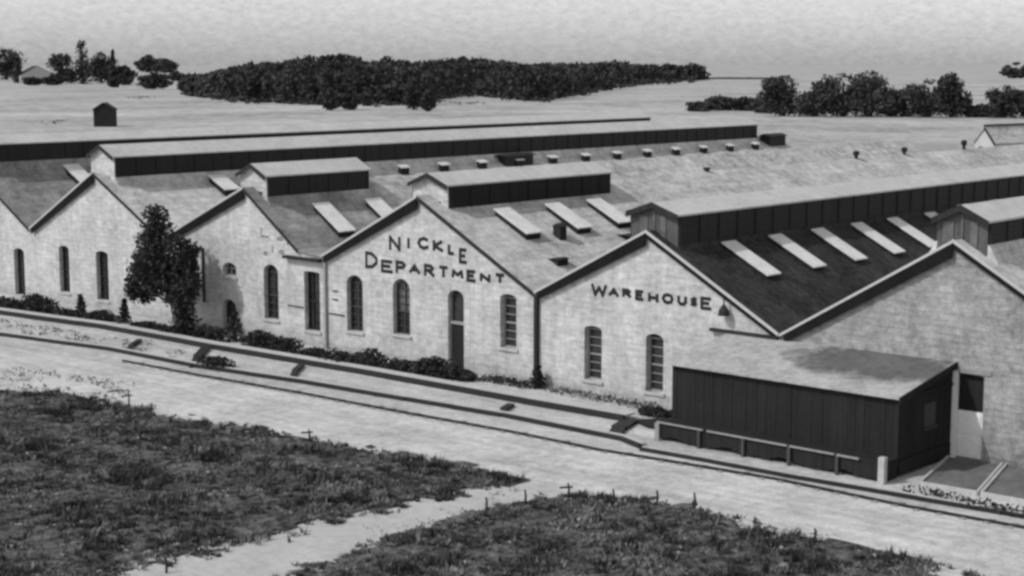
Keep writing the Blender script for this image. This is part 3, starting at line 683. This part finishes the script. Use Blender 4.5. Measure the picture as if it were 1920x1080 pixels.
# the big tree between buildings 2 and 3
def W(px, py, y): x, z = F(px, py, y); return (x, y, z)
ty = -2.6
tx = G(345, 628)[0]
t = thing('tree', (tx, ty, 0), 'tall dark leafy tree standing between the second and third gables', 'tree')
q = MB(); q.tube([(tx, ty, -.05), (tx - .2, ty, 1.6), (tx - .9, ty, 3.2), W(300, 470, ty), W(298, 400, ty)], [.28, .22, .17, .11, .03], 9)
for a, b in [((318, 540), (268, 500)), ((312, 520), (345, 480)), ((322, 570), (272, 540)), ((305, 470), (268, 440)), ((318, 520), (330, 455))]:
    q.tube([W(*a, ty), W(*b, ty + R.uniform(-.7, .7))], [.09, .03], 6)
q.build('trunk', M_BARK, t)
q = MB()
for px, py, rx, rz in [(298, 402, 20, 20), (300, 428, 28, 26), (262, 500, 18, 26), (260, 535, 14, 28), (350, 540, 16, 30), (345, 470, 18, 18), (330, 560, 20, 16), (272, 556, 14, 16), (350, 480, 12, 18), (320, 505, 36, 34), (290, 500, 34, 36), (275, 447, 20, 14), (302, 460, 30, 25), (330, 455, 22, 16), (272, 480, 20, 22), (305, 500, 38, 32), (335, 490, 22, 26), (275, 520, 24, 32),
                       (315, 530, 34, 26), (345, 515, 14, 26), (262, 548, 12, 20), (290, 540, 26, 16), (338, 550, 18, 18)]:
    x, y, z = W(px, py, ty); k = .0365
    clump(q, (x, ty + R.uniform(-.5, .5), z), (rx * k, rx * k * .9 + .15, rz * .033), int(rx * rz * .8) + 50, .13, .4)
q.build('crown', M_LEAF, t)
q = MB(); xx, yy = tx + .55, -2.75
t = thing('ivy_shrub', (xx, yy, 0), 'tall dark ivy-like shrub standing against the foot of the big tree', 'shrub')
for k, (r, h) in enumerate([(1.0, .35), (1.05, .9), (.95, 1.5), (.9, 2.1), (.8, 2.7)]): clump(q, (xx + .1 * (k % 2), yy, h), (r, r * .8, .45), 520, .13, .3)
q.build('foliage', M_LEAF, t)
q = MB(); q.tube([(xx, yy, -.05), (xx, yy, 2.4)], [.1, .04], 6); q.build('stem', M_BARK, t)
x, z = F(383, 520); q = MB(); q.box(x - .06, x + .06, -.14, -.01, 1.5, 4.7); q.build('downpipe', M_SASH, b3)

# ---- far trees
def fartree(px, pyb, wpx, hpx, label, group, name='tree', leaf=.55, shape='round', dens=1.0, kdepth=None):
    x, y = G(px, pyb); dist = math.hypot(x, y + D); k = dist / FOC * 1.0
    w, h = wpx * k, hpx * k
    t = thing(name, (x, y, 0), label, 'tree', group)
    q = MB(); q.tube([(x, y, -.1), (x, y, h * .55), (x, y, h * .8)], [w * .04 + .1, w * .03 + .05, .05], 6)
    q.tube([(x, y, h * .3), (x + w * .2 * CU.x, y + w * .2 * CU.y, h * .6)], [w * .02 + .05, .04], 5)
    q.build('trunk', M_BARK, t)
    q = MB(); nb = 18 if shape == 'round' else 7
    for i in range(nb):
        if shape == 'round':
            a = R.uniform(-1, 1); zz = R.uniform(.18, .82); lim = math.sqrt(max(.05, 1 - (2 * zz - .85) ** 2))
            c = Vector((x, y, 0)) + CU * a * w * .42 * lim + CF * R.uniform(-.3, .3) * w * .5; r = w * R.uniform(.19, .3)
            clump(q, (c.x, c.y, h * zz), (r, r, min(r, h * .2)), int(90 * dens), leaf * k / .13, .45)
        else:
            zz = (i + .5) / nb; r = w * .5 * (1.05 - .75 * zz); clump(q, (x, y, h * zz), (r, r, h * .13), int(90 * dens), leaf * k / .13, .4)
    clump(q, (x, y, h * .93), (w * .15, w * .15, h * .08), 40, leaf * k / .13)
    clump(q, (x, y, h * .25), (w * .5, w * .3, h * .27), int(420 * dens), leaf * k / .13, .3)
    q.build('crown', M_LEAFF, t)
g = 'dark trees beyond the roofs at the right'
for a in [(1468, 218, 75, 72, 'dark domed tree at the left end of the right-hand tree row'), (1530, 219, 70, 62, 'lower dark tree second from the left in the right-hand row'),
          (1580, 219, 75, 76, 'tall dark tree with rounded top in the right-hand row'), (1632, 219, 85, 80, 'tallest broad dark tree in the middle of the right-hand row'),
          (1690, 219, 70, 48, 'lowest dark tree in the dip of the right-hand row'), (1740, 220, 75, 66, 'dark tree just right of the dip in the right-hand row'),
          (1785, 220, 50, 76, 'narrow dark tree ending the right-hand row'), (1840, 220, 50, 22, 'low dark scrub tree in the gap before the right edge'),
          (1885, 221, 55, 55, 'dark leaning tree near the right edge above the white house'), (1930, 221, 60, 48, 'dark tree cut off by the right edge')]:
    fartree(a[0], a[1], a[2] * 1.12, a[3] * 1.05, a[4], g, leaf=.42, dens=2.6)
for a in [(1310, 209, 55, 18, 'lowest shrub at the left tip of the hedge row'), (1350, 207, 55, 26, 'middle shrub of the low hedge row beyond the long roof'), (1398, 208, 60, 26, 'right shrub of the low hedge row beyond the long roof'), (1435, 212, 40, 26, 'last shrub of the low hedge row touching the domed tree')]:
    fartree(*a, 'low shrubs beyond the end of the long roof', name='shrub_tree', leaf=.45)
fartree(1905, 147, 45, 28, 'distant small dark tree high at the right edge', 'distant trees at the horizon', leaf=.4)
g = 'distant trees at the upper left'
for a in [(12, 150, 55, 55, 'dark tree cut off by the upper left corner edge', 'round'), (35, 156, 18, 44, 'thin dark tree beside the farmhouse at the far left', 'tall'), (115, 158, 45, 55, 'dark tree left of the tallest distant tree', 'round'),
          (155, 158, 40, 75, 'tallest distant tree with a pointed top at the upper left', 'tall'), (190, 156, 50, 56, 'dark tree right of the tallest distant tree', 'round'), (213, 160, 12, 62, 'very thin pole-like distant tree', 'tall'),
          (235, 160, 34, 36, 'sparse small tree right of the thin pole-like tree', 'round'), (216, 164, 16, 18, 'tiny dark bush under the thin pole-like tree', 'round'), (280, 136, 36, 32, 'small round tree floating above the dark left bush', 'round'),
          (310, 137, 34, 26, 'faint flat-topped tree at the left of the wood', 'round'), (290, 167, 46, 30, 'low dark bush below the two small round trees', 'round'), (332, 152, 22, 18, 'faint small bush just left of the long wood', 'round'), (100, 160, 30, 16, 'low bush right of the farmhouse', 'round'), (62, 160, 26, 14, 'low bush in front of the farmhouse', 'round')]:
    fartree(a[0], a[1], a[2] * 1.3, a[3], a[4], g, shape=a[5], leaf=.36, dens=1.1)
g = 'trees at the front edge of the long wood'
for a in [(620, 207, 40, 40, 'dark tree standing forward of the wood, left of centre'), (655, 206, 40, 38, 'dark tree standing forward of the wood beside its left neighbour'), (690, 199, 36, 30, 'smaller tree trailing right of the forward pair'),
          (775, 206, 40, 48, 'dark tree standing forward at the middle notch of the wood'), (803, 209, 24, 40, 'narrow dark tree lowest at the middle notch of the wood'), (360, 176, 45, 30, 'low tree at the left tip of the long wood'), (385, 180, 30, 36, 'tree beside the left tip of the long wood')]:
    fartree(*a, g, leaf=.4)
# the long wood: one mass nobody could count
topl = [(345, 165), (380, 140), (450, 120), (550, 107), (600, 100), (640, 97), (665, 103), (700, 112), (740, 104), (765, 112), (800, 112), (850, 104), (900, 107), (930, 112), (1000, 115), (1100, 117), (1155, 112), (1200, 118), (1300, 116), (1325, 122)]
botl = [(345, 178), (440, 190), (600, 196), (700, 196), (800, 197), (830, 185), (890, 178), (950, 186), (1015, 190), (1060, 182), (1120, 172), (1200, 158), (1325, 149)]
def lerp(tab, x):
    for (a, b), (c, d) in zip(tab, tab[1:]):
        if a <= x <= c: return b + (d - b) * (x - a) / (c - a)
    return tab[-1][1] if x > tab[-1][0] else tab[0][1]
q = MB(); px = 350
while px < 1318:
    tp, bt = lerp(topl, px), lerp(botl, px)
    rows = max(2, int((bt - 146) / 8) + 1)
    for r_ in range(rows):
        pb = bt + (max(148, min(bt, 152)) - bt) * r_ / max(1, rows - 1)
        x, y = G(px + R.uniform(-5, 5), pb + R.uniform(-1, 1)); dist = math.hypot(x, y + D); k = dist / FOC
        ztop = CH + (118 - (tp + R.uniform(-1, 6))) * k            # height of the wood's skyline at that distance
        h = ztop * R.uniform(.88, 1.06) if r_ >= rows - 1 else min(ztop, R.uniform(7, 17)); h = max(5, min(h, 24)); w = R.uniform(15, 40) * k * .5
        for j in range(5):
            zz = h * (.04 + .9 * (j + .5) / 5); rr = w * math.sqrt(max(.15, 1 - (1.3 * zz / h - .55) ** 2))
            clump(q, (x + R.uniform(-.2, .2) * w, y + R.uniform(-.2, .2) * w, zz), (rr, rr, h * .14), 44, 4.6 * k)
        q.tube([(x, y, -.1), (x, y, h * .6)], [.35, .15], 5)
    px += R.uniform(9, 13)
for _ in range(260):          # undergrowth and stray bushes along the near edge
    px = R.uniform(345, 1320); x, y = G(px, lerp(botl, px) + abs(R.gauss(0, 2.2)) - 1); k = math.hypot(x, y + D) / FOC
    clump(q, (x, y, R.uniform(3, 6) * k), (R.uniform(5, 13) * k, R.uniform(5, 13) * k, R.uniform(3, 7) * k), 26, 3.2 * k)
tag(q.build('wood', M_LEAFF), 'long dark wood stretching across the horizon behind the roofs', 'wood', kind='stuff')
# far hedge line
q = MB()
for i in range(60):
    x, y = G(1322 + i * 1.8, 148.5); q.hull8([(x - 9, y - 3, -.1), (x + 9, y - 3, -.1), (x + 9, y + 3, -.1), (x - 9, y + 3, -.1), (x - 8, y - 2, 1.6 + R.uniform(-.5, .4)), (x + 8, y - 2, 1.5 + R.uniform(-.5, .4)), (x + 8, y + 2, 1.5), (x - 8, y + 2, 1.5)])
tag(q.build('field_hedge', M_LEAFF), 'thin dark hedge line running right from the end of the wood', 'hedge')
# weed patches in the far fields
def weedpatch(px, py, wpx, n, label):
    q = MB(); x, y = G(px, py); k = math.hypot(x, y + D) / FOC
    for _ in range(n):
        a = R.gauss(0, .4) * wpx * k; b = R.gauss(0, .5) * 10; q.leaf((x + CU.x * a + CF.x * b, y + CU.y * a + CF.y * b, R.uniform(.1, .9)), 2.2 * k)
    tag(q.build('field_scrub', M_GRASS), label, 'scrub', kind='stuff')
weedpatch(105, 232, 14, 50, 'small dark scrub left of the dark hut in the field'); weedpatch(875, 196, 40, 80, 'thin scrub below the wood near the middle'); weedpatch(265, 185, 26, 50, 'thin scrub in the far field at left')

# ------------------------------------------------------------------ far buildings
def house(name, px, py, wpx, dpt, wallh, ridgeh, rot, wm, rm, label, cat, verge=None, openings=()):
    x, y = G(px, py); t = thing(name, (x, y, 0), label, cat); k = math.hypot(x, y + D) / FOC; w = wpx * k
    Mx = Matrix.Rotation(YAW + rot, 4, 'Z')
    def tr(q): q.v = [tuple(Vector((x, y, 0)) + Mx @ Vector(v)) for v in q.v]; return q
    q = MB(); q.prism([(-w / 2, -.2), (w / 2, -.2), (w / 2, wallh), (0, ridgeh), (-w / 2, wallh)], 0, dpt); tr(q).build('wall', wm, t)
    q = MB(); o = .25; sl = (ridgeh - wallh) / (w / 2)
    for s_ in (1, -1):
        A = (s_ * .001, ridgeh); B = (s_ * (w / 2 + o), wallh - sl * o); q.prism([(A[0], A[1] + .02), (B[0], B[1] + .02), (B[0], B[1] + .14), (A[0], A[1] + .14)], -.3, dpt + .3)
    tr(q).build('roof', rm, t)
    if verge:
        q = MB(); s_ = verge; A = (s_ * .002, ridgeh); B = (s_ * (w / 2 + o), wallh - sl * o); q.prism([(A[0], A[1] - .35), (B[0], B[1] - .35), (B[0], B[1] + .18), (A[0], A[1] + .18)], -.45, -.303)
        q.box(-.2, .2, -.3, dpt, ridgeh + .145, ridgeh + .4); tr(q).build('verge_board', M_DARK, t)
    for (a, b, c, d) in openings:
        q = MB(); q.box(a, b, -.08, -.003, c, d); tr(q).build('window', M_PANE, t)
    return t
house('hut', 194, 238, 35, 4.0, 4.2, 5.7, 0, M_BLACK, M_BLACK, 'small black gabled hut alone in the field at upper left', 'hut')
house('farmhouse', 72, 156, 62, 18, 6, 13, .5, M_TRIM, M_DARK, 'distant pale farmhouse with dark roof between trees at far left', 'farmhouse', openings=[(-8, -5, 2, 4.5), (3, 6, 2, 4.5)])
house('white_house', 1846, 296, 44, 12, 2.6, 5.0, -math.radians(55), M_TRIM, M_ROOF, 'white gabled house beyond the pale roofs at right', 'house', verge=1, openings=[(-1.2, -.5, .5, 1.8)])
x0, y0 = G(1700, 290); x1, y1 = G(1795, 290); q = MB(); q.bar((x0, y0, .8), (x1, y1, .8), .3, 2.2)
tag(q.build('garden_wall', M_TRIM), 'low white wall running left from the white gabled house', 'wall')

# ------------------------------------------------------------------ weed stakes in the foreground
for px, py, hpx, arm, lab in [(1066, 940, 36, 1, 'tallest dark stake with a short crosspiece where path meets road'), (985, 945, 28, 0, 'thin dark stake just left of the crossed stake'), (912, 955, 24, 0, 'short dark stake beside the path, left of two taller ones'),
                              (1150, 938, 22, 0, 'thin stake right of the crossed stake'), (1232, 942, 24, 0, 'thin stake between the crossed stake and the knobbed one'), (1302, 956, 34, 2, 'thin stake with a dark knob at the road edge'),
                              (242, 765, 30, 1, 'dark stake on the far meadow edge at left'), (580, 830, 26, 1, 'thin stake with crosspiece at the middle of the meadow edge'), (312, 1075, 32, 0, 'dark stake on the near path at lower left'), (1528, 1010, 20, 0, 'thin stake at the meadow edge toward the right')]:
    x, y = G(px, py); k = math.hypot(x, y + D) / FOC; h = hpx * k
    q = MB(); q.tube([(x, y, -.05), (x + .02, y, h * .6), (x - .02, y, h)], [.045, .04, .03], 6)
    if arm == 1: q.bar(tuple(Vector((x, y, h * .75)) - CU * .32), tuple(Vector((x, y, h * .8)) + CU * .15), .05, .06)
    if arm == 2: q.tube([(x, y, .12), (x, y, .2), (x, y, .34)], [.05, .13, .05], 6)
    tag(q.build('stake', M_DARK), lab, 'stake', 'dark stakes along the meadow')

# ------------------------------------------------------------------ light
sd = Vector((-.33, -.62, .71)).normalized()
sun = bpy.data.lights.new('sun', 'SUN'); sun.energy = 2.6; sun.angle = math.radians(.6); sun.color = (1, 1, 1)
so = bpy.data.objects.new('sun', sun); C.objects.link(so); so.rotation_euler = sd.to_track_quat('Z', 'Y').to_euler(); so.location = (0, -30, 60)
w = bpy.data.worlds.new('World'); S.world = w; w.use_nodes = True; nt = w.node_tree; N = nt.nodes; L = nt.links
bg = N['Background']; st = N.new('ShaderNodeTexSky'); st.sky_type = 'NISHITA'; st.sun_disc = False
st.sun_elevation = math.asin(sd.z); st.sun_rotation = math.atan2(sd.x, sd.y); st.air_density = 1.0; st.dust_density = 1.5
bw = N.new('ShaderNodeRGBToBW'); L.new(st.outputs[0], bw.inputs[0])
tc = N.new('ShaderNodeTexCoord'); n1 = N.new('ShaderNodeTexNoise'); n1.inputs['Scale'].default_value = 170; n1.inputs['Detail'].default_value = 3; n1.inputs['Roughness'].default_value = .75
mp = N.new('ShaderNodeMapping'); mp.inputs['Scale'].default_value = (1, 1, 2.2); L.new(tc.outputs['Generated'], mp.inputs[0]); L.new(mp.outputs[0], n1.inputs['Vector'])
mr = N.new('ShaderNodeMapRange'); mr.inputs['From Min'].default_value = .25; mr.inputs['From Max'].default_value = .75; mr.inputs['To Min'].default_value = .9; mr.inputs['To Max'].default_value = 1.24
L.new(n1.outputs['Fac'], mr.inputs['Value']); mu = N.new('ShaderNodeMath'); mu.operation = 'MULTIPLY'; L.new(bw.outputs[0], mu.inputs[0]); L.new(mr.outputs[0], mu.inputs[1])
ad = N.new('ShaderNodeMath'); ad.operation = 'ADD'; ad.inputs[1].default_value = .88; L.new(bw.outputs[0], ad.inputs[0])
L.new(ad.outputs[0], mu.inputs[0])
L.new(mu.outputs[0], bg.inputs['Color']); bg.inputs['Strength'].default_value = .15

# ------------------------------------------------------------------ camera
cam = bpy.data.cameras.new('camera'); co = bpy.data.objects.new('camera', cam); C.objects.link(co); S.camera = co
cam.sensor_width = 36; cam.lens = FOC / 1920 * 36; cam.clip_end = 20000; cam.clip_start = .5
co.location = (0, -D, CH); co.rotation_euler = (math.radians(90) - TH, 0, YAW)
S.view_settings.view_transform = 'Standard'; S.view_settings.look = 'None'; S.view_settings.gamma = 1; S.view_settings.exposure = -0.10
S.render.engine = 'CYCLES'
S.cycles.filter_width = 3.0
